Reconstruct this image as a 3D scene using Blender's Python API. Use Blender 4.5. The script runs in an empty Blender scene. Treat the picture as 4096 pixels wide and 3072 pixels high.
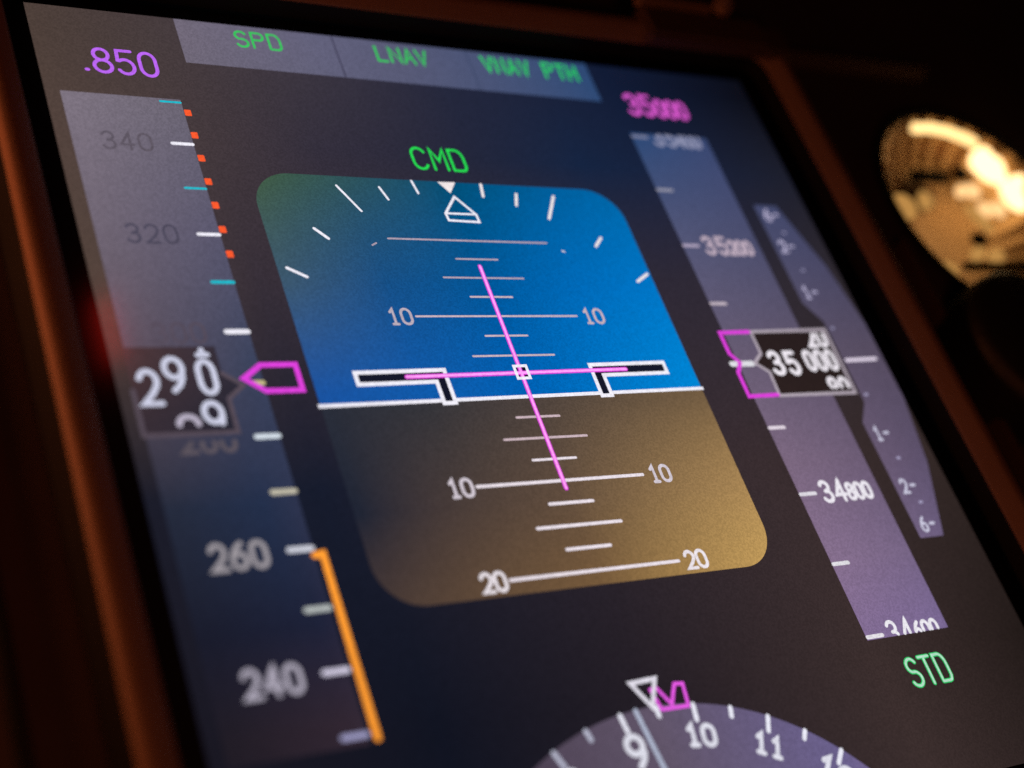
import bpy, bmesh, math, random
from mathutils import Matrix, Vector
random.seed(7)
sc = bpy.context.scene
COL = sc.collection

# ---------------------------------------------------------------- camera, world, lamps, exposure
# Display coordinates: u to the right, v up, h out of the screen towards the viewer, in display units
# (half the length of a ten degree pitch line).  One unit is 17.6 mm.
S = 0.0176
def W(u, v, h=0.0):
    return Vector((u * S, -h * S, v * S))

cam = bpy.data.cameras.new('camera'); co = bpy.data.objects.new('camera', cam); COL.objects.link(co)
RX = Vector((0.83726499, -0.44342448, -0.31994074))
DN = Vector((-0.0260232, 0.55214057, -0.83334482))
FW = Vector((0.54617775, 0.70605632, 0.45074864))
m = Matrix(((RX.x, -DN.x, -FW.x), (RX.y, -DN.y, -FW.y), (RX.z, -DN.z, -FW.z))).to_4x4()
m.translation = W(-8.59034, -6.80451, 10.90339)
co.matrix_world = m
cam.sensor_width = 36.0; cam.lens = 2.95896 * 18.0
cam.clip_start = 0.01; cam.clip_end = 20.0
cam.dof.use_dof = True
cam.dof.focus_distance = 15.7 * S
cam.dof.aperture_fstop = 7.1
cam.dof.aperture_blades = 0
sc.camera = co

world = bpy.data.worlds.new("World"); sc.world = world; world.use_nodes = True
world.node_tree.nodes['Background'].inputs['Color'].default_value = (0.5, 0.24, 0.20, 1)
world.node_tree.nodes['Background'].inputs['Strength'].default_value = 0.006

def lamp(name, kind, pos, target, color, power, size=0.02, size_y=None):
    l = bpy.data.lights.new(name, kind); l.color = color; l.energy = power
    if kind == 'AREA':
        l.size = size
        if size_y: l.shape = 'RECTANGLE'; l.size_y = size_y
    elif kind == 'POINT':
        l.shadow_soft_size = size
    o = bpy.data.objects.new(name, l); COL.objects.link(o)
    o.location = pos
    if target is not None:
        o.rotation_euler = (Vector(target) - Vector(pos)).to_track_quat('-Z', 'Y').to_euler()
    return o
# warm flood lamp of the flight deck, low on the left
lamp('flood_or_fill_lamp', 'AREA', W(-11.5, 3.0, 1.0), W(-3, 1, 0.2), (1.0, 0.27, 0.095), 0.135, 0.03)
# added dim warm fill from below, out of view, to light the bezel
lamp('flood_or_fill_lamp', 'AREA', W(-5, -11, 12.0), W(2, 3, 0), (1.0, 0.26, 0.11), 0.10, 0.05)
# red warning light under the glareshield: seen only as its reflection at the left edge of the cover glass
lamp('red_lamp', 'AREA', W(-1.81, 5.0, 6.0), W(-4.2, 0.83, 0), (1.0, 0.03, 0.02), 0.0020, 0.003, 0.015)

sc.view_settings.view_transform = 'Standard'; sc.view_settings.look = 'None'
sc.view_settings.exposure = 0; sc.view_settings.gamma = 1; sc.view_settings.use_curve_mapping = False
sc.render.engine = 'CYCLES'
sc.cycles.use_denoising = False
sc.cycles.max_bounces = 6
sc.cycles.sample_clamp_indirect = 2.0

# ---------------------------------------------------------------- helpers
def lin(c):
    return tuple(((x / 255) / 12.92 if x / 255 <= 0.04045 else ((x / 255 + 0.055) / 1.055) ** 2.4) for x in c) + (1.0,)

def new_mat(name):
    mt = bpy.data.materials.new(name); mt.use_nodes = True
    nt = mt.node_tree
    for n in list(nt.nodes): nt.nodes.remove(n)
    out = nt.nodes.new('ShaderNodeOutputMaterial')
    return mt, nt, out

def sparkle(nt, amount):
    """anti-glare sparkle of the screen: one random level per display cell, fixed to the screen"""
    tc = nt.nodes.new('ShaderNodeTexCoord')
    vm = nt.nodes.new('ShaderNodeVectorMath'); vm.operation = 'SNAP'
    nt.links.new(tc.outputs['Object'], vm.inputs[0]); vm.inputs[1].default_value = (0.016 * S, 1.0, 0.016 * S)
    wn = nt.nodes.new('ShaderNodeTexWhiteNoise'); wn.noise_dimensions = '3D'
    nt.links.new(vm.outputs[0], wn.inputs['Vector'])
    mr = nt.nodes.new('ShaderNodeMapRange')
    mr.inputs['To Min'].default_value = 1 - amount; mr.inputs['To Max'].default_value = 1 + amount
    nt.links.new(wn.outputs['Value'], mr.inputs['Value'])
    return tc, mr.outputs[0]

def emit_field(name, rows, amount=0.13):
    """screen area, viewing-angle shift and reflected veil painted into its emission: rows = [(v, [(u, rgb), ...]), ...] from top to bottom"""
    mt, nt, out = new_mat(name)
    tc, sp = sparkle(nt, amount)
    sx = nt.nodes.new('ShaderNodeSeparateXYZ'); nt.links.new(tc.outputs['Object'], sx.inputs[0])
    U0, U1 = -4.4, 5.6
    mu = nt.nodes.new('ShaderNodeMapRange')
    mu.inputs['From Min'].default_value = U0 * S; mu.inputs['From Max'].default_value = U1 * S
    nt.links.new(sx.outputs['X'], mu.inputs['Value'])
    prev = None
    for i, (v, stops) in enumerate(rows):
        cr = nt.nodes.new('ShaderNodeValToRGB'); el = cr.color_ramp.elements
        cr.color_ramp.interpolation = 'CARDINAL' if len(stops) > 3 else 'LINEAR'
        cr.color_ramp.interpolation = 'EASE' if len(stops) <= 2 else 'LINEAR'
        while len(el) < len(stops): el.new(0.5)
        for e, (u, c) in zip(el, stops):
            e.position = (u - U0) / (U1 - U0); e.color = lin(c)
        nt.links.new(mu.outputs[0], cr.inputs[0])
        if prev is None:
            prev = cr.outputs[0]
        else:
            f = nt.nodes.new('ShaderNodeMapRange'); f.interpolation_type = 'SMOOTHSTEP' if len(rows) < 3 else 'LINEAR'
            f.inputs['From Min'].default_value = rows[i - 1][0] * S; f.inputs['From Max'].default_value = v * S
            nt.links.new(sx.outputs['Z'], f.inputs['Value'])
            mx = nt.nodes.new('ShaderNodeMix'); mx.data_type = 'RGBA'
            nt.links.new(f.outputs[0], mx.inputs[0]); nt.links.new(prev, mx.inputs[6]); nt.links.new(cr.outputs[0], mx.inputs[7])
            prev = mx.outputs[2]
    em = nt.nodes.new('ShaderNodeEmission')
    nt.links.new(prev, em.inputs['Color']); nt.links.new(sp, em.inputs['Strength'])
    nt.links.new(em.outputs[0], out.inputs['Surface'])
    return mt

_em = {}
def emit(rgb, k=1.0, amount=0.12):
    key = (rgb, k)
    if key not in _em:
        mt, nt, out = new_mat('lit_symbol_%d_%d_%d' % rgb)
        tc, sp = sparkle(nt, amount)
        em = nt.nodes.new('ShaderNodeEmission'); c = lin(rgb)
        em.inputs['Color'].default_value = (c[0] * k, c[1] * k, c[2] * k, 1)
        nt.links.new(sp, em.inputs['Strength']); nt.links.new(em.outputs[0], out.inputs['Surface'])
        _em[key] = mt
    return _em[key]

def surf(name, rgb, rough, metal=0.0, var=0.25, scale=60, bump=0.0, bscale=200, spec=0.5):
    mt, nt, out = new_mat(name)
    p = nt.nodes.new('ShaderNodeBsdfPrincipled'); nt.links.new(p.outputs[0], out.inputs['Surface'])
    tc = nt.nodes.new('ShaderNodeTexCoord')
    ns = nt.nodes.new('ShaderNodeTexNoise'); ns.inputs['Scale'].default_value = scale; ns.inputs['Detail'].default_value = 5
    nt.links.new(tc.outputs['Object'], ns.inputs['Vector'])
    mx = nt.nodes.new('ShaderNodeMix'); mx.data_type = 'RGBA'
    nt.links.new(ns.outputs[0], mx.inputs[0])
    mx.inputs[6].default_value = tuple(c * (1 - var) for c in rgb) + (1,)
    mx.inputs[7].default_value = tuple(c * (1 + var) for c in rgb) + (1,)
    nt.links.new(mx.outputs[2], p.inputs['Base Color'])
    p.inputs['Roughness'].default_value = rough; p.inputs['Metallic'].default_value = metal
    p.inputs['Specular IOR Level'].default_value = spec
    if bump:
        nb = nt.nodes.new('ShaderNodeTexNoise'); nb.inputs['Scale'].default_value = bscale; nb.inputs['Detail'].default_value = 3
        nt.links.new(tc.outputs['Object'], nb.inputs['Vector'])
        b = nt.nodes.new('ShaderNodeBump'); b.inputs['Strength'].default_value = bump; b.inputs['Distance'].default_value = 0.001
        nt.links.new(nb.outputs[0], b.inputs['Height']); nt.links.new(b.outputs[0], p.inputs['Normal'])
    return mt

def link(name, me, mats, parent=None, **props):
    o = bpy.data.objects.new(name, me); COL.objects.link(o)
    for mt in (mats if isinstance(mats, (list, tuple)) else [mats]): me.materials.append(mt)
    if parent is not None: o.parent = parent
    for k, v in props.items(): o[k] = v
    return o

def flat(name, polys, mats, h, parent=None, idx=None, **props):
    """flat image element on the screen: list of polygons in (u, v)"""
    bm = bmesh.new()
    for k, poly in enumerate(polys):
        f = bm.faces.new([bm.verts.new(W(u, v, h)) for u, v in poly])
        if f.normal.dot(Vector((0, -1, 0))) < 0: f.normal_flip()
        if idx: f.material_index = idx[k]
    me = bpy.data.meshes.new(name); bm.to_mesh(me); bm.free()
    return link(name, me, mats, parent, **props)

def ribbon(bm, pts, w, h, closed=False, cap=True, jit=0.0):
    P = [Vector(p) for p in pts]
    Q = [P[0]]
    for p in P[1:]:
        if (p - Q[-1]).length > 1e-5: Q.append(p)
    P = Q
    if closed and (P[0] - P[-1]).length < 1e-5: P.pop()
    n = len(P); r = w / 2
    if n < 2: return
    Lf, Rt = [], []
    for i in range(n):
        if closed: a, b = P[i - 1], P[(i + 1) % n]
        else: a, b = P[max(i - 1, 0)], P[min(i + 1, n - 1)]
        d1 = (P[i] - a); d2 = (b - P[i])
        if d1.length < 1e-9: d1 = d2
        if d2.length < 1e-9: d2 = d1
        d1.normalize(); d2.normalize()
        n1 = Vector((-d1.y, d1.x)); n2 = Vector((-d2.y, d2.x))
        mm = n1 + n2
        if mm.length < 0.3: mm = n1
        mm.normalize(); k = r / max(0.45, mm.dot(n1))
        Lf.append(P[i] + mm * k); Rt.append(P[i] - mm * k)
    vl = [bm.verts.new(W(p.x, p.y, h)) for p in Lf]; vr = [bm.verts.new(W(p.x, p.y, h)) for p in Rt]
    for i in range(n if closed else n - 1):
        j = (i + 1) % n
        bm.faces.new((vl[i], vr[i], vr[j], vl[j]))
    if cap and not closed:
        for e, (pc, d) in enumerate(((P[0], P[0] - P[1]), (P[-1], P[-1] - P[-2]))):
            a0 = math.atan2(d.y, d.x)
            ring = [bm.verts.new(W(pc.x + r * math.cos(a0 + t), pc.y + r * math.sin(a0 + t), h))
                    for t in [(-0.5 + k / 6) * math.pi for k in range(7)]]
            bm.faces.new(ring)

def strokes(name, lines, w, mat, h, parent=None, closed=False, cap=True, **props):
    bm = bmesh.new()
    for k, l in enumerate(lines): ribbon(bm, l, w, h + 0.0003 * (k % 4), closed, cap)
    bmesh.ops.recalc_face_normals(bm, faces=bm.faces)
    me = bpy.data.meshes.new(name); bm.to_mesh(me); bm.free()
    return link(name, me, mat, parent, **props)

def arc(cx, cy, rx, ry, a0, a1, n=14):
    return [(cx + rx * math.cos(math.radians(a0 + (a1 - a0) * i / n)), cy + ry * math.sin(math.radians(a0 + (a1 - a0) * i / n))) for i in range(n + 1)]

G = {
 '0': [arc(.5, .68, .5, .32, 0, 180) + arc(.5, .32, .5, .32, 180, 360) + [(1, .68)]],
 '1': [[(.22, .8), (.52, 1), (.52, 0)], [(.24, 0), (.8, 0)]],
 '2': [arc(.5, .7, .48, .3, 165, 0, 10) + [(.93, .55), (.6, .3), (.02, 0), (1, 0)]],
 '3': [arc(.48, .76, .44, .24, 160, -75, 12) + [(.42, .52)], [(.42, .52)] + arc(.48, .27, .5, .27, 80, -155, 14)],
 '4': [[(.72, 0), (.72, 1), (0, .3), (1, .3)]],
 '5': [[(.95, 1), (.12, 1), (.06, .56)] + arc(.48, .31, .5, .31, 130, -150, 14)],
 '6': [[(.8, 1), (.45, .86), (.14, .6), (0, .32)] + arc(.5, .3, .5, .3, 180, 520, 22)],
 '8': [arc(.5, .76, .42, .24, 270, -90, 18), arc(.5, .26, .5, .26, 90, 450, 20)],
 '9': [arc(.5, .7, .5, .3, -20, 340, 20) + [(1, .62), (.9, .38), (.66, .16), (.3, 0)]],
 '.': [[(.45, .03), (.55, .03)]],
 'S': [arc(.5, .75, .47, .25, 25, 245, 12) + arc(.5, .26, .5, .26, 75, -155, 14)],
 'P': [[(0, 0), (0, 1), (.5, 1)] + arc(.6, .76, .4, .24, 90, -90, 10) + [(0, .52)]],
 'D': [[(0, 0), (0, 1), (.45, 1)] + arc(.5, .6, .5, .4, 90, 0, 8) + [(1, .18), (.86, .03), (.7, 0), (0, 0)]],
 'L': [[(0, 1), (0, 0), (.9, 0)]],
 'N': [[(0, 0), (0, 1), (1, 0), (1, 1)]],
 'A': [[(0, 0), (.5, 1), (1, 0)], [(.2, .36), (.8, .36)]],
 'V': [[(0, 1), (.5, 0), (1, 1)]],
 'T': [[(0, 1), (1, 1)], [(.5, 1), (.5, 0)]],
 'H': [[(0, 0), (0, 1)], [(1, 0), (1, 1)], [(0, .5), (1, .5)]],
 'C': [arc(.5, .68, .5, .32, 25, 180, 10) + arc(.5, .32, .5, .32, 180, 335, 10)],
 'M': [[(0, 0), (0, 1), (.5, .42), (1, 1), (1, 0)]],
 ' ': [],
}
def clip_line(l, lo, hi):
    """keep what lies between the v limits"""
    D = []
    for a, b in zip(l, l[1:]):
        k = max(1, int(math.hypot(b[0] - a[0], b[1] - a[1]) / 0.006))
        D += [(a[0] + (b[0] - a[0]) * i / k, a[1] + (b[1] - a[1]) * i / k) for i in range(k)]
    D.append(l[-1])
    out, cur = [], []
    for p in D:
        if lo <= p[1] <= hi: cur.append(p)
        else:
            if len(cur) > 1: out.append(cur)
            cur = []
    if len(cur) > 1: out.append(cur)
    return out

def text_lines(items, rot=0.0, about=(0, 0), clip=None):
    """items = (char, left u, base v, width, height)"""
    L = []
    c, s = math.cos(rot), math.sin(rot)
    for ch, x, y, w, hh in items:
        for l in G[ch]:
            q = [(x + a * w, y + b * hh) for a, b in l]
            if rot: q = [(about[0] + c * (a - about[0]) - s * (b - about[1]), about[1] + s * (a - about[0]) + c * (b - about[1])) for a, b in q]
            L += clip_line(q, *clip) if clip else [q]
    return L

def word(txt, x, y, w, hh, adv):
    return [(ch, x + i * adv, y, w, hh) for i, ch in enumerate(txt)]

def rounded(x0, y0, x1, y1, r, n=10):
    return (arc(x1 - r, y1 - r, r, r, 0, 90, n) + arc(x0 + r, y1 - r, r, r, 90, 180, n) +
            arc(x0 + r, y0 + r, r, r, 180, 270, n) + arc(x1 - r, y0 + r, r, r, 270, 360, n))

# ---------------------------------------------------------------- the instrument panel (surface the display is set into)
M_panel = surf('panel_paint', (0.048, 0.030, 0.027), 0.55, var=0.3, bump=0.15, bscale=900)
M_bezel = surf('bezel_paint', (0.20, 0.125, 0.085), 0.6, var=0.12, scale=90, bump=0.12, bscale=1500, spec=0.2)
M_black = surf('matt_black', (0.006, 0.006, 0.006), 0.8, var=0.2, spec=0.15)
M_latch = surf('latch_paint', (0.075, 0.045, 0.032), 0.6, var=0.2, bump=0.2, bscale=900, spec=0.2)
M_knob = surf('black_rubber', (0.005, 0.005, 0.005), 0.6, var=0.2, bump=0.2, bscale=600)

PH = -0.2                                     # the panel's front face
LC, LR = (9.27, 2.95), 1.86                   # round lamp set into the panel
bm = bmesh.new()
def quad(bm, x0, y0, x1, y1, h):
    bm.faces.new([bm.verts.new(W(x, y, h)) for x, y in ((x0, y0), (x1, y0), (x1, y1), (x0, y1))])
hs = 2.3
X0, X1, Y0, Y1 = -30, 34, -22, 24
quad(bm, X0, Y0, LC[0] - hs, Y1, PH); quad(bm, LC[0] + hs, Y0, X1, Y1, PH)
quad(bm, LC[0] - hs, Y0, LC[0] + hs, LC[1] - hs, PH); quad(bm, LC[0] - hs, LC[1] + hs, LC[0] + hs, Y1, PH)
N = 64; inner, outer = [], []
for i in range(N):
    a = 2 * math.pi * i / N; c, s = math.cos(a), math.sin(a); k = hs / max(abs(c), abs(s))
    inner.append(bm.verts.new(W(LC[0] + LR * c, LC[1] + LR * s, PH))); outer.append(bm.verts.new(W(LC[0] + k * c, LC[1] + k * s, PH)))
for i in range(N):
    j = (i + 1) % N; bm.faces.new((inner[i], outer[i], outer[j], inner[j]))
bmesh.ops.recalc_face_normals(bm, faces=bm.faces)
me = bpy.data.meshes.new('instrument_panel'); bm.to_mesh(me); bm.free()
panel = link('instrument_panel', me, M_panel, None, kind='structure', label='dark brown black instrument panel around the lit flight display', category='panel')

# ---------------------------------------------------------------- the flight display
pfd = bpy.data.objects.new('flight_display', None); COL.objects.link(pfd)
pfd['label'] = 'square cockpit flight display lit with blue and brown artificial horizon in dark brown bezel'
pfd['category'] = 'flight display'

def bezel_mesh():
    """frame swept round the screen: (distance outward, h) profile on each side"""
    x0, x1, y0, y1, r = -4.58, 5.60, -4.98, 5.09, 0.22
    prof = [(0.0, 0.0), (0.0, 0.30), (0.03, 0.325), (0.17, 0.44), (0.20, 0.452), (0.29, 0.45), (0.30, 0.446), (0.345, 0.40), (0.35, 0.38), (0.35, PH)]
    bm = bmesh.new(); rings = []
    for d, h in prof:
        rings.append([bm.verts.new(W(u, v, h)) for u, v in rounded(x0 - d, y0 - d, x1 + d, y1 + d, r + d, 8)])
    n = len(rings[0])
    for k in range(len(rings) - 1):
        for i in range(n):
            j = (i + 1) % n
            f = bm.faces.new((rings[k][i], rings[k][j], rings[k + 1][j], rings[k + 1][i]))
            f.material_index = 1 if k in (0, len(rings) - 2) else 0
            f.smooth = k > 0
    bmesh.ops.recalc_face_normals(bm, faces=bm.faces)
    me = bpy.data.meshes.new('bezel'); bm.to_mesh(me); bm.free()
    return me
bezel = link('bezel', bezel_mesh(), [M_bezel, M_black], pfd)

# latch on the bezel's top edge, its body extended to darken the right corner
def box(bm, u0, u1, v0, v1, h0, h1, bev=0.0):
    vs = [bm.verts.new(W(u, v, h)) for h in (h0, h1) for u, v in ((u0, v0), (u1, v0), (u1, v1), (u0, v1))]
    fs = [bm.faces.new([vs[i] for i in q]) for q in ((0, 1, 2, 3), (4, 5, 6, 7), (0, 1, 5, 4), (1, 2, 6, 5), (2, 3, 7, 6), (3, 0, 4, 7))]
    if bev:
        ed = list({e for f in fs for e in f.edges})
        bmesh.ops.bevel(bm, geom=ed, offset=bev * S, segments=3, affect='EDGES')
def solid(name, boxes, mat, parent=None, **props):
    bm = bmesh.new()
    for b in boxes: box(bm, *b)
    bmesh.ops.recalc_face_normals(bm, faces=bm.faces)
    me = bpy.data.meshes.new(name); bm.to_mesh(me); bm.free()
    return link(name, me, mat, parent, **props)
latch = solid('latch', [(3.56, 5.62, 5.03, 5.56, 0.30, 0.56, 0.05), (5.56, 6.03, 4.98, 5.50, 0.30, 0.52, 0.05)], M_latch, pfd)
solid('latch_strip', [(3.56, 4.80, 5.56, 5.70, 0.45, 0.62, 0.04)], M_bezel, latch)
solid('latch_tip', [(4.80, 5.08, 5.50, 5.72, 0.50, 0.80, 0.08)], M_bezel, latch)

flat('screen_mask', [rounded(-4.58, -4.98, 5.60, 5.09, 0.22)], M_black, -0.01, pfd)

M_back = emit_field('screen_black_veil', [  # brownish veil of reflected light painted into the dark screen's emission
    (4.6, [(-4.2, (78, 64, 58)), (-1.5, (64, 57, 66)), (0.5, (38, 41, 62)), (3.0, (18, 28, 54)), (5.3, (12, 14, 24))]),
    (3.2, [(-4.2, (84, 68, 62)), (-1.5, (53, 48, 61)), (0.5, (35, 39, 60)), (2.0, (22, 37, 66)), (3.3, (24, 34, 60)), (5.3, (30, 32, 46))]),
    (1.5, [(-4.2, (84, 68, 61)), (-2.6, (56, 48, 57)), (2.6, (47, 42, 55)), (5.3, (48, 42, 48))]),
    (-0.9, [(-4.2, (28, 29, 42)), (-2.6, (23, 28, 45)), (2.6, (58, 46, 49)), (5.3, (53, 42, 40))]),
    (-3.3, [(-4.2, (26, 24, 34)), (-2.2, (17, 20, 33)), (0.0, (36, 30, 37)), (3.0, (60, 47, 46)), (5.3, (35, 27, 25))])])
M_grey = emit_field('screen_grey', [  # colour shift with viewing angle painted in, here and in sky and ground
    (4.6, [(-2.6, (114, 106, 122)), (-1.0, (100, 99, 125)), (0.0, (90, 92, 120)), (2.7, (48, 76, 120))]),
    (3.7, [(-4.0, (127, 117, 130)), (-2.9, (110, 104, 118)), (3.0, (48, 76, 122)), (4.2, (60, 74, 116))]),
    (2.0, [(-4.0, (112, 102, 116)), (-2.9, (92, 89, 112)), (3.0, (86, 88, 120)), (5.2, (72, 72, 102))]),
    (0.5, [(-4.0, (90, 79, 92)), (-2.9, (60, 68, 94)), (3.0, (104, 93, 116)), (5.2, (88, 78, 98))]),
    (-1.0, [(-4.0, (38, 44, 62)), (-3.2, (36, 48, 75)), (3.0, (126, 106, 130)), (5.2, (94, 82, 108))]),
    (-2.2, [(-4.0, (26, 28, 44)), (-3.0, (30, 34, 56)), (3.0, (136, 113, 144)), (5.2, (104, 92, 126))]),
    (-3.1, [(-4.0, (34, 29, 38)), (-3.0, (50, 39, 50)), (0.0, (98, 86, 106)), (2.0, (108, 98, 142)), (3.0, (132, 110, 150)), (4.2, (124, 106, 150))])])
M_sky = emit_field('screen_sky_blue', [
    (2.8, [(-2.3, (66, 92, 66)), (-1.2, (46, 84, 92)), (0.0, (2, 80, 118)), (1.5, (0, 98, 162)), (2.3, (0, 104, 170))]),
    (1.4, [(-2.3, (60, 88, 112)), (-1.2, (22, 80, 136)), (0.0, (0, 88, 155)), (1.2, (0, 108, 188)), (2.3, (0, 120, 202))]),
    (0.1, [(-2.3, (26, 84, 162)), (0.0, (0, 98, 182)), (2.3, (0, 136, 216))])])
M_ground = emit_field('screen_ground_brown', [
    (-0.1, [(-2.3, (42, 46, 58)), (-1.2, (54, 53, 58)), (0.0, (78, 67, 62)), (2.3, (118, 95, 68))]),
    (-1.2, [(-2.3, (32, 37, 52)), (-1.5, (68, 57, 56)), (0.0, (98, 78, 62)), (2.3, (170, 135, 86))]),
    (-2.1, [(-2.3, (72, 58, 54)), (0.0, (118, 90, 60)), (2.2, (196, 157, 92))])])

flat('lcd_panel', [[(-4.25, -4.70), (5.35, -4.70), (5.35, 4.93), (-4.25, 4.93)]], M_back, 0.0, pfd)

WHITE = emit((226, 224, 234), 1.2); WARMW = emit((232, 222, 222), 1.15); DIMW = emit((176, 160, 176)); PINKW = emit((205, 182, 190))
MAG = emit((226, 66, 224)); MAGCORE = emit((255, 158, 244), 1.1); GREEN = emit((38, 226, 84)); DKGREEN = emit((50, 206, 92))
CYAN = emit((28, 190, 208)); RED = emit((255, 92, 48)); AMBER = emit((255, 156, 50), 1.1); BLACK = emit((30, 28, 36)); NAVY = emit((22, 24, 42))

# --- flight mode bar
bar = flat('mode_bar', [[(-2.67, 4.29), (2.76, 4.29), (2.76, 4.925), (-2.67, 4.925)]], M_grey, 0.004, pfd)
strokes('divider_line', [[(-0.80, 4.925), (-0.80, 4.29)]], 0.022, emit((70, 68, 92)), 0.008, bar, cap=False)
strokes('divider_line', [[(0.98, 4.925), (0.98, 4.29)]], 0.022, emit((66, 76, 108)), 0.008, bar, cap=False)
strokes('mode_text', text_lines(word('SPD', -2.01, 4.605, 0.135, 0.225, 0.195)), 0.027, DKGREEN, 0.010, bar, label='dark green SPD lettering')
strokes('mode_text', text_lines(word('LNAV', -0.28, 4.605, 0.13, 0.225, 0.178)), 0.030, emit((44, 206, 88)), 0.010, bar, label='dark green LNAV lettering')
strokes('mode_text', text_lines(word('VNAV PTH', 1.17, 4.61, 0.125, 0.235, 0.178)), 0.035, emit((38, 212, 98)), 0.010, bar, label='dark green VNAV PTH lettering')

# --- target mach number, selected altitude, autopilot and pressure text
strokes('mach_readout', text_lines([('.', -3.845, 4.05, 0.16, 0.3), ('8', -3.68, 4.04, 0.18, 0.32), ('5', -3.435, 4.04, 0.175, 0.32), ('0', -3.19, 4.04, 0.17, 0.32)]),
        0.040, emit((190, 104, 246)), 0.010, pfd, label='violet target speed reading .850')
strokes('selected_altitude', text_lines([('3', 3.15, 4.12, 0.16, 0.32), ('5', 3.375, 4.12, 0.16, 0.32), ('0', 3.60, 4.12, 0.125, 0.26), ('0', 3.775, 4.12, 0.125, 0.26), ('0', 3.95, 4.12, 0.125, 0.26)]),
        0.055, emit((222, 90, 210)), 0.010, pfd, label='magenta selected altitude 35000')
strokes('autopilot_text', text_lines(word('CMD', -0.325, 2.995, 0.17, 0.30, 0.245)), 0.033, GREEN, 0.010, pfd, label='bright green CMD lettering')
std = strokes('pressure_text', text_lines(word('STD', 3.33, -3.70, 0.15, 0.30, 0.213)), 0.050, emit((44, 196, 104)), 0.010, pfd, label='green STD lettering')
strokes('letter_core', text_lines(word('STD', 3.33, -3.70, 0.15, 0.30, 0.213)), 0.028, emit((178, 226, 198)), 0.013, std)

# --- speed tape
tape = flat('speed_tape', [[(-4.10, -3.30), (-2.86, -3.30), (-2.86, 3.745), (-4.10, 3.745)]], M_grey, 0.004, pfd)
sy = lambda k: 3.716 - 0.5775 * k
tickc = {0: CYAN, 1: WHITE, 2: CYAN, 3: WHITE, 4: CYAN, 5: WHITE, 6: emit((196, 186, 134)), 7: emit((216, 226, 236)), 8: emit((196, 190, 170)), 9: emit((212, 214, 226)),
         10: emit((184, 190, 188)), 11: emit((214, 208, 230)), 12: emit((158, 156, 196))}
for k in range(13):
    x0 = -2.965 if k == 6 else -3.085
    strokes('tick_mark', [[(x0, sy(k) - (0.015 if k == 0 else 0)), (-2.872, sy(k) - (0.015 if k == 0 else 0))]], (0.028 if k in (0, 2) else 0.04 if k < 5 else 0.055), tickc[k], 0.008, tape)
numc = {'340': (96, 88, 100), '320': (78, 74, 92), '300': (87, 77, 91), '280': (92, 84, 93), '260': (158, 152, 158), '240': (172, 166, 182)}  # dark upper numerals: viewing-angle inversion put into their colour
for txt, k in (('340', 1), ('320', 3), ('300', 5), ('280', 7), ('260', 9), ('240', 11)):
    hh = 0.215 if k < 6 else 0.235
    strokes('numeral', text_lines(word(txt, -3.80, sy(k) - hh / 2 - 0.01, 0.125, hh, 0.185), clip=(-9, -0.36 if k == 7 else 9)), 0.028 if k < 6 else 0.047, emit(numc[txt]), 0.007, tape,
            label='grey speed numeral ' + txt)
for k in range(7):
    yc = 3.567 - 0.3035 * k
    flat('limit_block', [rounded(-2.858, yc - 0.042, -2.785, yc + 0.042, 0.012, 3)], RED, 0.009, tape)
strokes('minimum_speed_bar', [[(-2.865, -1.555), (-2.785, -1.545), (-2.785, -3.26)]], 0.066, AMBER, 0.012, tape, label='orange minimum speed bar')

# --- speed readout window and its drum digits
sbox = [(-4.12, 0.66), (-3.25, 0.66), (-3.25, 0.36), (-3.075, 0.225), (-3.25, 0.085), (-3.25, -0.27), (-4.12, -0.27)]
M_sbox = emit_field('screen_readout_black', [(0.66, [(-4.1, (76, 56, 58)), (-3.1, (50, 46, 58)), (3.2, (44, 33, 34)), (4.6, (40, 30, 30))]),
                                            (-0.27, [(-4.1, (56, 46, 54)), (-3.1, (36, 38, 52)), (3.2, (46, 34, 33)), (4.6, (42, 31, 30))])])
sr = flat('speed_readout', [sbox], M_sbox, 0.014, pfd)
strokes('window_outline', [[(-3.25, 0.36), (-3.075, 0.225), (-3.25, 0.085), (-3.25, -0.27), (-4.12, -0.27), (-4.12, 0.2)]], 0.045, emit((88, 77, 88)), 0.016, sr)
SD = emit((206, 208, 230))
DH, DW, SW = 0.345, 0.165, 0.056
strokes('digit', text_lines([('2', -4.045, 0.055, DW, DH)]), SW, SD, 0.018, sr)
strokes('digit', text_lines([('9', -3.785, 0.185, DW, DH)]), SW, SD, 0.018, sr)
strokes('digit', text_lines([('0', -3.475, 0.150, 0.145, DH)]), SW, SD, 0.018, sr)
strokes('digit', text_lines([('1', -3.475, 0.565, 0.16, DH)], clip=(-0.2, 0.625)), SW, SD, 0.018, sr)
strokes('digit', text_lines([('9', -3.52, -0.300, DW, DH)], clip=(-0.175, 0.6)), SW, SD, 0.018, sr)
strokes('digit', text_lines([('8', -3.795, -0.435, 0.215, DH)], clip=(-0.175, 0.6)), SW, emit((188, 180, 200)), 0.018, sr)
strokes('speed_bug', [[(-3.055, 0.292), (-2.855, 0.438), (-2.50, 0.438), (-2.50, 0.15), (-2.87, 0.15)]], 0.056, MAG, 0.022, pfd, closed=True, label='magenta selected speed bug')

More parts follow.
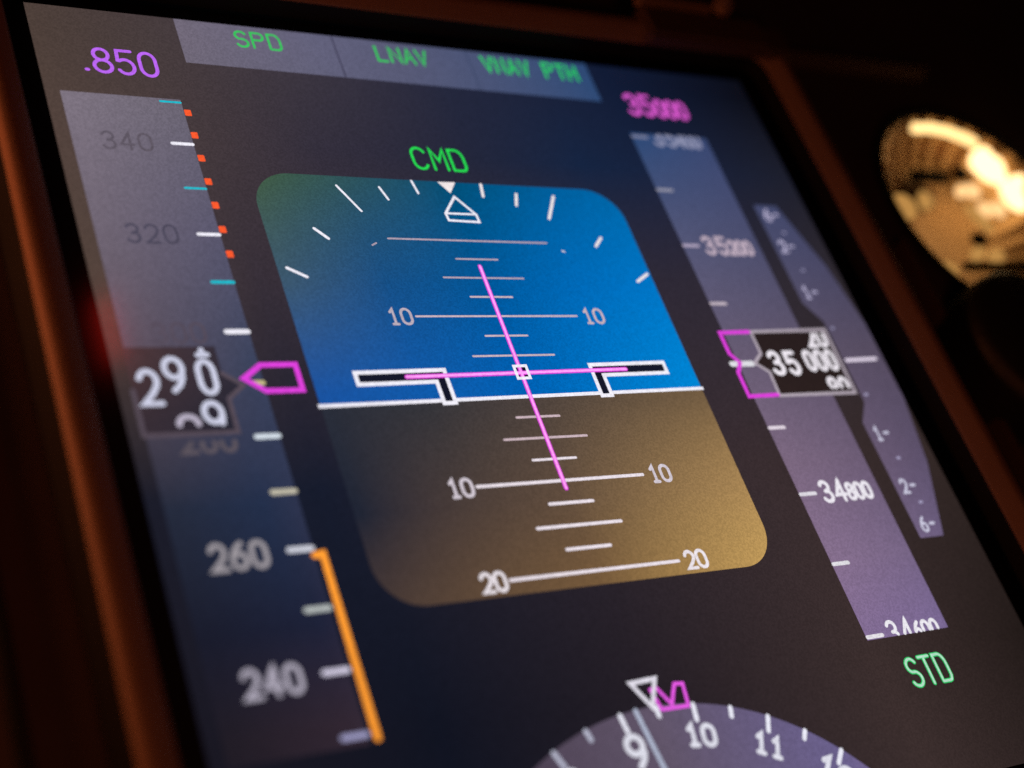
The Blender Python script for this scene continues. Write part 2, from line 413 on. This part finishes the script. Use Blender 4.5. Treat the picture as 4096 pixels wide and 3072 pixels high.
# --- attitude indicator
def adi_polys():
    full = rounded(-2.365, -2.15, 2.288, 2.825, 0.46, 14)
    sl = 0.0105
    def side(p): return p[1] - (-0.005 + sl * p[0])
    up, dn = [], []
    for a, b in zip(full, full[1:] + full[:1]):
        sa, sb = side(a), side(b)
        (up if sa >= 0 else dn).append(a)
        if sa * sb < 0:
            t = sa / (sa - sb); q = (a[0] + (b[0] - a[0]) * t, a[1] + (b[1] - a[1]) * t); up.append(q); dn.append(q)
    return up, dn
up, dn = adi_polys()
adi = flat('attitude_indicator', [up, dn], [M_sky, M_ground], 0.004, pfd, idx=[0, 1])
T = 0.0105
tl = lambda pts: [(u, v + T * u) for u, v in pts]
strokes('horizon_line', [tl([(-2.39, -0.005), (2.31, -0.005)])], 0.042, WHITE, 0.008, adi, cap=False)
for k in range(-8, 9):
    if k == 0: continue
    p = k * 2.5; y = p / 10
    hw = 1.0 if k % 4 == 0 else 0.5 if k % 2 == 0 else 0.26
    if k in (1,): continue
    if k > 0: mt = DIMW if k > 5 else PINKW; w = 0.024
    else: mt = emit((228, 218, 226), 1.1) if k < -2 else PINKW; w = 0.028 if k > -4 else 0.036
    strokes('pitch_line', [[(-hw, y), (hw, y)]], w, mt, 0.009, adi)
for txt, y, mt, w in (('10', 0.905, emit((190, 176, 188)), 0.031), ('10', -1.095, emit((212, 202, 212)), 0.037), ('20', -2.095, emit((228, 220, 226), 1.1), 0.038)):
    for x in (-1.31, 1.095):
        strokes('numeral', text_lines(word(txt, x, y, 0.108, 0.185, 0.145)), w, mt if x < 0 or y < 0 else PINKW, 0.009, adi, label='pitch numeral ' + txt)
strokes('numeral', [[(-1.215, 1.905), (-1.16, 1.935)]], 0.02, DIMW, 0.009, adi); strokes('numeral', [[(1.175, 1.895), (1.20, 1.885)]], 0.02, WARMW, 0.009, adi)
for a in (-60, -45, -30, -20, -10, 10, 20, 30, 45, 60):
    r0 = 2.385; r1 = {30: 2.77, 60: 2.60}.get(abs(a), 2.56)
    cx, cy = -0.01, 0.29; sa, ca = math.sin(math.radians(a)), math.cos(math.radians(a))
    strokes('bank_tick', [[(cx + r0 * sa, cy + r0 * ca), (cx + r1 * sa, cy + r1 * ca)]], 0.036 if a > 0 or a < -40 else 0.028, WARMW if a > 0 else WHITE, 0.009, adi)
flat('sky_pointer', [[(-0.125, 2.815), (-0.01, 2.66), (0.105, 2.822)]], WARMW, 0.009, adi)
bp = strokes('bank_pointer', [[(0.02, 2.61), (-0.175, 2.37), (-0.165, 2.275), (0.22, 2.265), (0.215, 2.37)]], 0.03, WHITE, 0.010, adi, closed=True)
strokes('slip_bar', [[(-0.17, 2.37), (0.215, 2.37)]], 0.026, WHITE, 0.012, adi)
wing = [(-1.905, 0.335), (-0.905, 0.335), (-0.905, -0.055), (-1.035, -0.055), (-1.035, 0.2), (-1.905, 0.2)]
wl = tl([(u, v + 0.012) for u, v in wing]); wr = tl([(-u - 0.01, v + 0.012) for u, v in wing])
for poly in (wl, wr):
    a = strokes('aircraft_wing', [poly], 0.046, WHITE, 0.018, adi, closed=True)
    # dark fill: the wing bar and the leg below it
    bmx = bmesh.new()
    me = a.data; bmx.from_mesh(me)
    for q in ((0, 1, 4, 5), (1, 2, 3, 4)):
        f = bmx.faces.new([bmx.verts.new(W(poly[i][0], poly[i][1], 0.014 if q[0] == 0 else 0.0145)) for i in q]); f.material_index = 1
    bmesh.ops.recalc_face_normals(bmx, faces=bmx.faces); bmx.to_mesh(me); bmx.free(); me.materials.append(NAVY)
def command(name_lines, label):
    o = strokes('command_bar', [name_lines], 0.052, MAG, 0.022, adi, label=label)
    bm2 = bmesh.new(); bm2.from_mesh(o.data); n0 = len(bm2.faces)
    ribbon(bm2, name_lines, 0.030, 0.0245); bm2.faces.ensure_lookup_table()
    for f in bm2.faces[n0:]: f.material_index = 1
    bmesh.ops.recalc_face_normals(bm2, faces=bm2.faces); bm2.to_mesh(o.data); bm2.free(); o.data.materials.append(MAGCORE)
flat('centre_box', [[(-0.075, 0.205), (0.075, 0.205), (0.075, 0.355), (-0.075, 0.355)]], NAVY, 0.016, adi)
command([(-1.355, 0.262), (1.345, 0.288)], 'horizontal pink command bar')
command([(-0.008, 1.645), (-0.008, -1.095)], 'vertical pink command bar')
strokes('centre_box_outline', [[(-0.075, 0.205), (0.075, 0.208), (0.075, 0.358), (-0.075, 0.355)]], 0.034, WHITE, 0.028, adi, closed=True)

# --- altitude tape
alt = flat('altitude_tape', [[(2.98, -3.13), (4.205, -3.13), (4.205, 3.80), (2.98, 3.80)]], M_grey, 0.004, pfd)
ay = lambda k: 3.738 - 0.8544 * k
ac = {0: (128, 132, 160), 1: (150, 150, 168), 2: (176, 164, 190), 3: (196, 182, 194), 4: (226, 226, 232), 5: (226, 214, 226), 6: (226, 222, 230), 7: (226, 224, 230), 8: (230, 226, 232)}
for k in range(9):
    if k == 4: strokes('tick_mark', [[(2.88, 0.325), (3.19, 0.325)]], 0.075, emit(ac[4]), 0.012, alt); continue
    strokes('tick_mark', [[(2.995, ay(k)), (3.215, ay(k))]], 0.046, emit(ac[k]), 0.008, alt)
for txt, k in (('35400', 0), ('35200', 2), ('34800', 6), ('34600', 8)):
    y = ay(k) - 0.115
    it = [(txt[0], 3.32, y, 0.13, 0.245), (txt[1], 3.525, y, 0.13, 0.245)] + [(c, 3.70 + 0.128 * i, y + 0.005, 0.092, 0.19) for i, c in enumerate(txt[2:])]
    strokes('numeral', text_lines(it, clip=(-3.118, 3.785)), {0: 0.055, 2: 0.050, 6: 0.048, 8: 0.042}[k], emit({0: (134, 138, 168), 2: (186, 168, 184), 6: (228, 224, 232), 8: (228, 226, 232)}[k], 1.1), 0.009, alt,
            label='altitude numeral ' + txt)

# --- altitude readout
abox = [(3.385, 0.765), (4.58, 0.785), (4.575, -0.12), (3.37, -0.12), (3.385, 0.20), (3.225, 0.33), (3.385, 0.46)]
ar = flat('altitude_readout', [abox], M_sbox, 0.014, pfd)
strokes('window_outline', [abox], 0.042, emit((178, 166, 178)), 0.016, ar, closed=True)
AD = emit((230, 224, 232), 1.15)
strokes('digit', text_lines([('3', 3.475, 0.175, 0.15, 0.29)]), 0.060, AD, 0.018, ar)
strokes('digit', text_lines([('5', 3.725, 0.17, 0.145, 0.29)]), 0.060, AD, 0.018, ar)
for x in (4.035, 4.21, 4.385): strokes('digit', text_lines([('0', x, 0.215, 0.11, 0.255)]), 0.055, AD, 0.018, ar)
strokes('rolling_digits', text_lines([('2', 4.225, 0.55, 0.115, 0.26), ('0', 4.395, 0.55, 0.115, 0.26)], clip=(0, 0.715)), 0.055, AD, 0.018, ar)
strokes('rolling_digits', text_lines([('8', 4.215, -0.185, 0.125, 0.27), ('0', 4.395, -0.185, 0.115, 0.27)], clip=(-0.035, 0.5)), 0.055, AD, 0.018, ar)
ab = strokes('altitude_bug', [[(3.35, 0.762), (2.905, 0.752), (2.905, 0.46), (3.0, 0.335), (2.905, 0.20), (2.905, -0.118), (3.34, -0.112)]], 0.052, MAG, 0.020, pfd, label='magenta selected altitude bug')

# --- vertical speed scale
half = [(4.46, 2.06 + 0.33), (4.83, 2.39), (5.19, 1.45), (5.40, 0.5)]
c0 = 0.33
poly = [(4.46, c0 - 2.39), (4.835, c0 - 2.39), (5.18, c0 - 1.44), (5.34, c0 - 0.55), (5.34, c0 + 0.55), (5.18, c0 + 1.44), (4.835, c0 + 2.39), (4.46, c0 + 2.39),
        (4.46, c0 + 0.86), (4.655, c0 + 0.58), (4.655, c0 - 0.58), (4.46, c0 - 0.86)]
# concave outline split into convex pieces
vs = flat('vertical_speed_scale', [[poly[11], poly[0], poly[1], poly[2], (4.655, poly[2][1])][:4] + [(4.655, c0 - 0.58)],
                                   [(4.655, c0 - 0.58), poly[2], poly[3], poly[4], poly[5], (4.655, c0 + 0.58)],
                                   [(4.655, c0 + 0.58), poly[5], poly[6], poly[7], poly[8]]], M_grey, 0.004, pfd)
for sgn in (1, -1):
    for txt, d in (('1', 1.02), ('2', 1.73), ('6', 2.23)):
        y = c0 + sgn * d
        c = (206, 204, 226) if sgn < 0 else (186, 180, 212)
        strokes('numeral', text_lines([(txt, 4.565, y - 0.085, 0.085, 0.17)]), 0.034, emit(c), 0.009, vs, label='vertical speed numeral ' + txt)
        strokes('tick_mark', [[(4.715, y + 0.005), (4.775, y + 0.005)]], 0.036, emit(c), 0.009, vs)
    for d in (0.48, 1.36, 1.95):
        c = (176, 170, 204) if sgn < 0 else (156, 152, 186)
        strokes('tick_mark', [[(4.725, c0 + sgn * d), (4.755, c0 + sgn * d)]], 0.032, emit(c), 0.009, vs)
strokes('pointer_line', [[(4.70, 0.34), (5.20, 0.352)]], 0.046, emit((228, 216, 234), 1.1), 0.011, vs)

# --- compass rose
CX, CY, CR = 0.0, -6.46, 3.05
flat_pts = [(CX + CR * math.sin(math.radians(a)), CY + CR * math.cos(math.radians(a))) for a in [i * 2.0 for i in range(28, -29, -1)]]
flat_pts = [p for p in flat_pts if p[1] > -4.69]
x_end = math.sqrt(CR ** 2 - (-4.69 - CY) ** 2)
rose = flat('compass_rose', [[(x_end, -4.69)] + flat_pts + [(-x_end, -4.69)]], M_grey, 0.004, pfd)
for i in range(-5, 9):
    a = math.radians(1.0 + 8.0 * i); major = (i % 2 != 0)
    r0 = CR - (0.165 if major else 0.10); s_, c_ = math.sin(a), math.cos(a)
    if CY + r0 * c_ < -4.66: continue
    strokes('tick_mark', [[(CX + r0 * s_, CY + r0 * c_), (CX + (CR - 0.012) * s_, CY + (CR - 0.012) * c_)]], 0.05, emit((226, 226, 238), 1.1) if i > -2 else emit((186, 188, 208)), 0.009, rose)
for txt, i, w, hh in (('8', -3, 0.13, 0.21), ('9', -1, 0.17, 0.28), ('10', 1, 0.125, 0.19), ('11', 3, 0.125, 0.19), ('12', 5, 0.17, 0.28)):
    ad = math.radians(1.0 + 8.0 * i)
    tw = w * len(txt) + 0.055 * (len(txt) - 1)
    rr = CR - (0.17 if txt == '12' else 0.22) - hh
    cxp, cyp = CX, CY + rr
    it = word(txt, CX - tw / 2, CY + rr, w, hh, w + 0.055)
    strokes('numeral', text_lines(it, rot=-ad, about=(CX, CY)), 0.050 if hh < 0.25 else 0.060, emit((224, 224, 236)), 0.009, rose, label='heading numeral ' + txt)
strokes('track_line', [[(-0.185, -3.425), (-0.03, -5.4 + 0.78)]], 0.05, emit((178, 186, 208)), 0.010, rose)
strokes('heading_bug', [[(0.065, -3.255), (0.105, -3.455), (0.42, -3.465), (0.45, -3.245), (0.355, -3.235), (0.24, -3.425), (0.13, -3.235)]], 0.036, emit((236, 92, 234)), 0.012, rose, closed=True)
strokes('heading_pointer', [[(-0.135, -3.165), (0.155, -3.155), (0.012, -3.42)]], 0.046, emit((226, 222, 234)), 0.016, rose, closed=True)

# --- cover glass over the screen
mt, nt, out = new_mat('cover_glass')
tr = nt.nodes.new('ShaderNodeBsdfTransparent'); gl = nt.nodes.new('ShaderNodeBsdfGlossy'); gl.inputs['Roughness'].default_value = 0.13
fr = nt.nodes.new('ShaderNodeFresnel'); fr.inputs['IOR'].default_value = 1.38
ms = nt.nodes.new('ShaderNodeMixShader')
nt.links.new(fr.outputs[0], ms.inputs[0]); nt.links.new(tr.outputs[0], ms.inputs[1]); nt.links.new(gl.outputs[0], ms.inputs[2])
nt.links.new(ms.outputs[0], out.inputs['Surface'])
flat('cover_glass', [rounded(-4.57, -4.97, 5.59, 5.08, 0.22)], mt, 0.06, pfd)
# ---------------------------------------------------------------- round amber lamp in the panel, right of the display
def lathe(name, prof, mat, centre, parent=None, n=64, smooth=True, a0=0, a1=360, **props):
    bm = bmesh.new(); full = (a1 - a0) >= 360; m_ = n if full else n + 1
    rings = []
    for r, h in prof:
        rings.append([bm.verts.new(W(centre[0] + r * math.cos(math.radians(a0 + (a1 - a0) * i / n)), centre[1] + r * math.sin(math.radians(a0 + (a1 - a0) * i / n)), h)) for i in range(m_)])
    for k in range(len(rings) - 1):
        for i in range(n):
            j = (i + 1) % m_
            f = bm.faces.new((rings[k][i], rings[k][j], rings[k + 1][j], rings[k + 1][i])); f.smooth = smooth
    bmesh.ops.remove_doubles(bm, verts=bm.verts, dist=1e-7)
    bmesh.ops.recalc_face_normals(bm, faces=bm.faces)
    me = bpy.data.meshes.new(name); bm.to_mesh(me); bm.free()
    return link(name, me, mat, parent, **props)
lampo = bpy.data.objects.new('round_lamp', None); COL.objects.link(lampo)
lampo['label'] = 'round amber lamp with glowing bulb in a brass bowl, right of the flight display'; lampo['category'] = 'lamp'
M_brass = surf('brass_bowl', (0.46, 0.285, 0.125), 0.45, metal=0.45, var=0.65, scale=50, bump=0.7, bscale=50)
bowl = lathe('reflector_bowl', [(LR, PH), (LR - 0.02, PH - 0.08), (LR - 0.04, PH - 0.25), (LR - 0.16, PH - 0.42), (LR - 0.3, PH - 0.56), (LR - 0.55, PH - 0.68), (LR - 0.9, PH - 0.82), (0.5, PH - 0.95), (0.0, PH - 0.98)], M_brass, LC, lampo, n=216)
for v in bowl.data.vertices:                   # flutes pressed into the wall of the bowl
    u_, v_ = v.co.x / S - LC[0], v.co.z / S - LC[1]; r_ = math.hypot(u_, v_)
    if 0.7 < r_ < LR - 0.01:
        k_ = 1 - 0.034 * (1 + math.cos(30 * math.atan2(v_, u_))) * min(1, (r_ - 0.7) / 0.6)
        v.co.x = (LC[0] + u_ * k_) * S; v.co.z = (LC[1] + v_ * k_) * S
lathe('lamp_rim', [(LR, PH), (LR + 0.02, PH + 0.05), (LR + 0.1, PH + 0.07), (LR + 0.16, PH + 0.04), (LR + 0.17, PH)], M_black, LC, lampo)
def blob(name, c, rad, mat, parent, rot=0.0, **props):
    bm = bmesh.new(); bmesh.ops.create_uvsphere(bm, u_segments=24, v_segments=14, radius=1)
    cr_, sr_ = math.cos(rot), math.sin(rot)
    for v in bm.verts:
        x, y, z = v.co
        x, y, z = x * rad[0], y * rad[1], z * rad[2]
        x, y = x * cr_ - y * sr_, x * sr_ + y * cr_
        v.co = W(c[0] + x, c[1] + y, c[2] + z)
    for f in bm.faces: f.smooth = True
    bmesh.ops.recalc_face_normals(bm, faces=bm.faces)
    me = bpy.data.meshes.new(name); bm.to_mesh(me); bm.free()
    return link(name, me, mat, parent, **props)
def glow(name, rgb):
    mt, nt, out = new_mat(name); em = nt.nodes.new('ShaderNodeEmission'); em.inputs['Color'].default_value = rgb + (1,); em.inputs['Strength'].default_value = 1
    nt.links.new(em.outputs[0], out.inputs['Surface']); return mt
M_bulb = glow('glowing_bulb', (2.8, 1.85, 0.85)); M_small = glow('glowing_bead', (1.3, 0.76, 0.32)); M_glow_spot = glow('amber_glow_spot', (0.50, 0.25, 0.065)); M_highlight = glow('glowing_highlight', (2.0, 1.3, 0.52))
blob('bulb', (10.42, 4.25, -0.5), (0.23, 0.40, 0.2), M_bulb, lampo, 0.35)
blob('bulb', (10.92, 3.98, -0.5), (0.27, 0.36, 0.2), M_bulb, lampo, 0.15)
blob('bulb', (10.62, 3.62, -0.5), (0.15, 0.30, 0.15), M_bulb, lampo, 0.2)
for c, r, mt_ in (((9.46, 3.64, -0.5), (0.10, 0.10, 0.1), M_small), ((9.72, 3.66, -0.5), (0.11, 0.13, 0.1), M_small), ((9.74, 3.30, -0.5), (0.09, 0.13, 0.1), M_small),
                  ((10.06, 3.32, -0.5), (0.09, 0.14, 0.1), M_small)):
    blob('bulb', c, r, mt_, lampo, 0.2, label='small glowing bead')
blob('bulb', (9.58, 3.16, -0.55), (0.07, 0.30, 0.08), M_glow_spot, lampo, 0.5, label='dim amber glowing filament')
blob('dark_bowl_patch', (9.0, 3.88, -0.92), (0.36, 0.30, 0.14), surf('dark_brass', (0.10, 0.055, 0.03), 0.5, metal=0.5), lampo)  # dark lump put in as the dark patch in the bowl
# glowing arc put in for the bright highlight along the upper wall
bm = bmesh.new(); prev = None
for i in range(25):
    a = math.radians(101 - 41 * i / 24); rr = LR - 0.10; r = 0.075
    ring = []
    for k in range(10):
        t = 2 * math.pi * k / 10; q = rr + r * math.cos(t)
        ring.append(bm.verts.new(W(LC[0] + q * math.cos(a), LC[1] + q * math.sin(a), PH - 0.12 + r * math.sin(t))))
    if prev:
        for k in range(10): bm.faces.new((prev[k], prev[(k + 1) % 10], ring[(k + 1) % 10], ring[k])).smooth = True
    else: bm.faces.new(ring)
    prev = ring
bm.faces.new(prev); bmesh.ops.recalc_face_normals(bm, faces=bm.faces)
me = bpy.data.meshes.new('rim_highlight_arc'); bm.to_mesh(me); bm.free(); link('rim_highlight_arc', me, M_highlight, lampo)
# bulb holder struts, and small studs that glow in place of lit highlights
solid('bulb_holder', [(8.75, 9.5, 3.93, 4.10, -0.72, -0.55, 0.04), (9.92, 10.12, 4.08, 4.3, -0.8, -0.62, 0.04), (8.45, 10.9, 2.12, 2.22, -0.5, -0.36, 0.03), (9.28, 9.56, 2.72, 2.94, -0.7, -0.55, 0.05)], M_black, lampo)
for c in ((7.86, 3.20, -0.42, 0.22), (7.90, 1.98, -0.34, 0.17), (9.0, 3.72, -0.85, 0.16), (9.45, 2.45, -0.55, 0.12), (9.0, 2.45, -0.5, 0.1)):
    blob('amber_glow_spot', c[:3], (c[3], c[3], 0.12), M_glow_spot, lampo)
lamp('bulb_light', 'POINT', W(10.2, 3.6, -0.1), None, (1.0, 0.60, 0.26), 0.0042, 0.008)

# black knob in front of the lamp's lower edge
kn = lathe('control_knob', [(1.17, PH), (1.17, 0.4), (1.14, 0.52), (1.05, 0.6), (0.0, 0.62)], M_knob, (7.75, 0.2), None, label='black round control knob below the amber lamp', category='knob')

# raised edge of the neighbouring panel at the far left
solid('panel_edge', [(-5.62, -5.5, -20, 22, PH - 0.05, -0.08, 0.03)], M_black, panel)

solid('panel_edge', [(6.85, 6.98, -20, 2.3, PH - 0.05, 0.0, 0.04), (6.2, 9.5, 5.55, 5.68, PH - 0.05, 0.05, 0.04)], M_latch, panel)

bpy.context.view_layer.update()
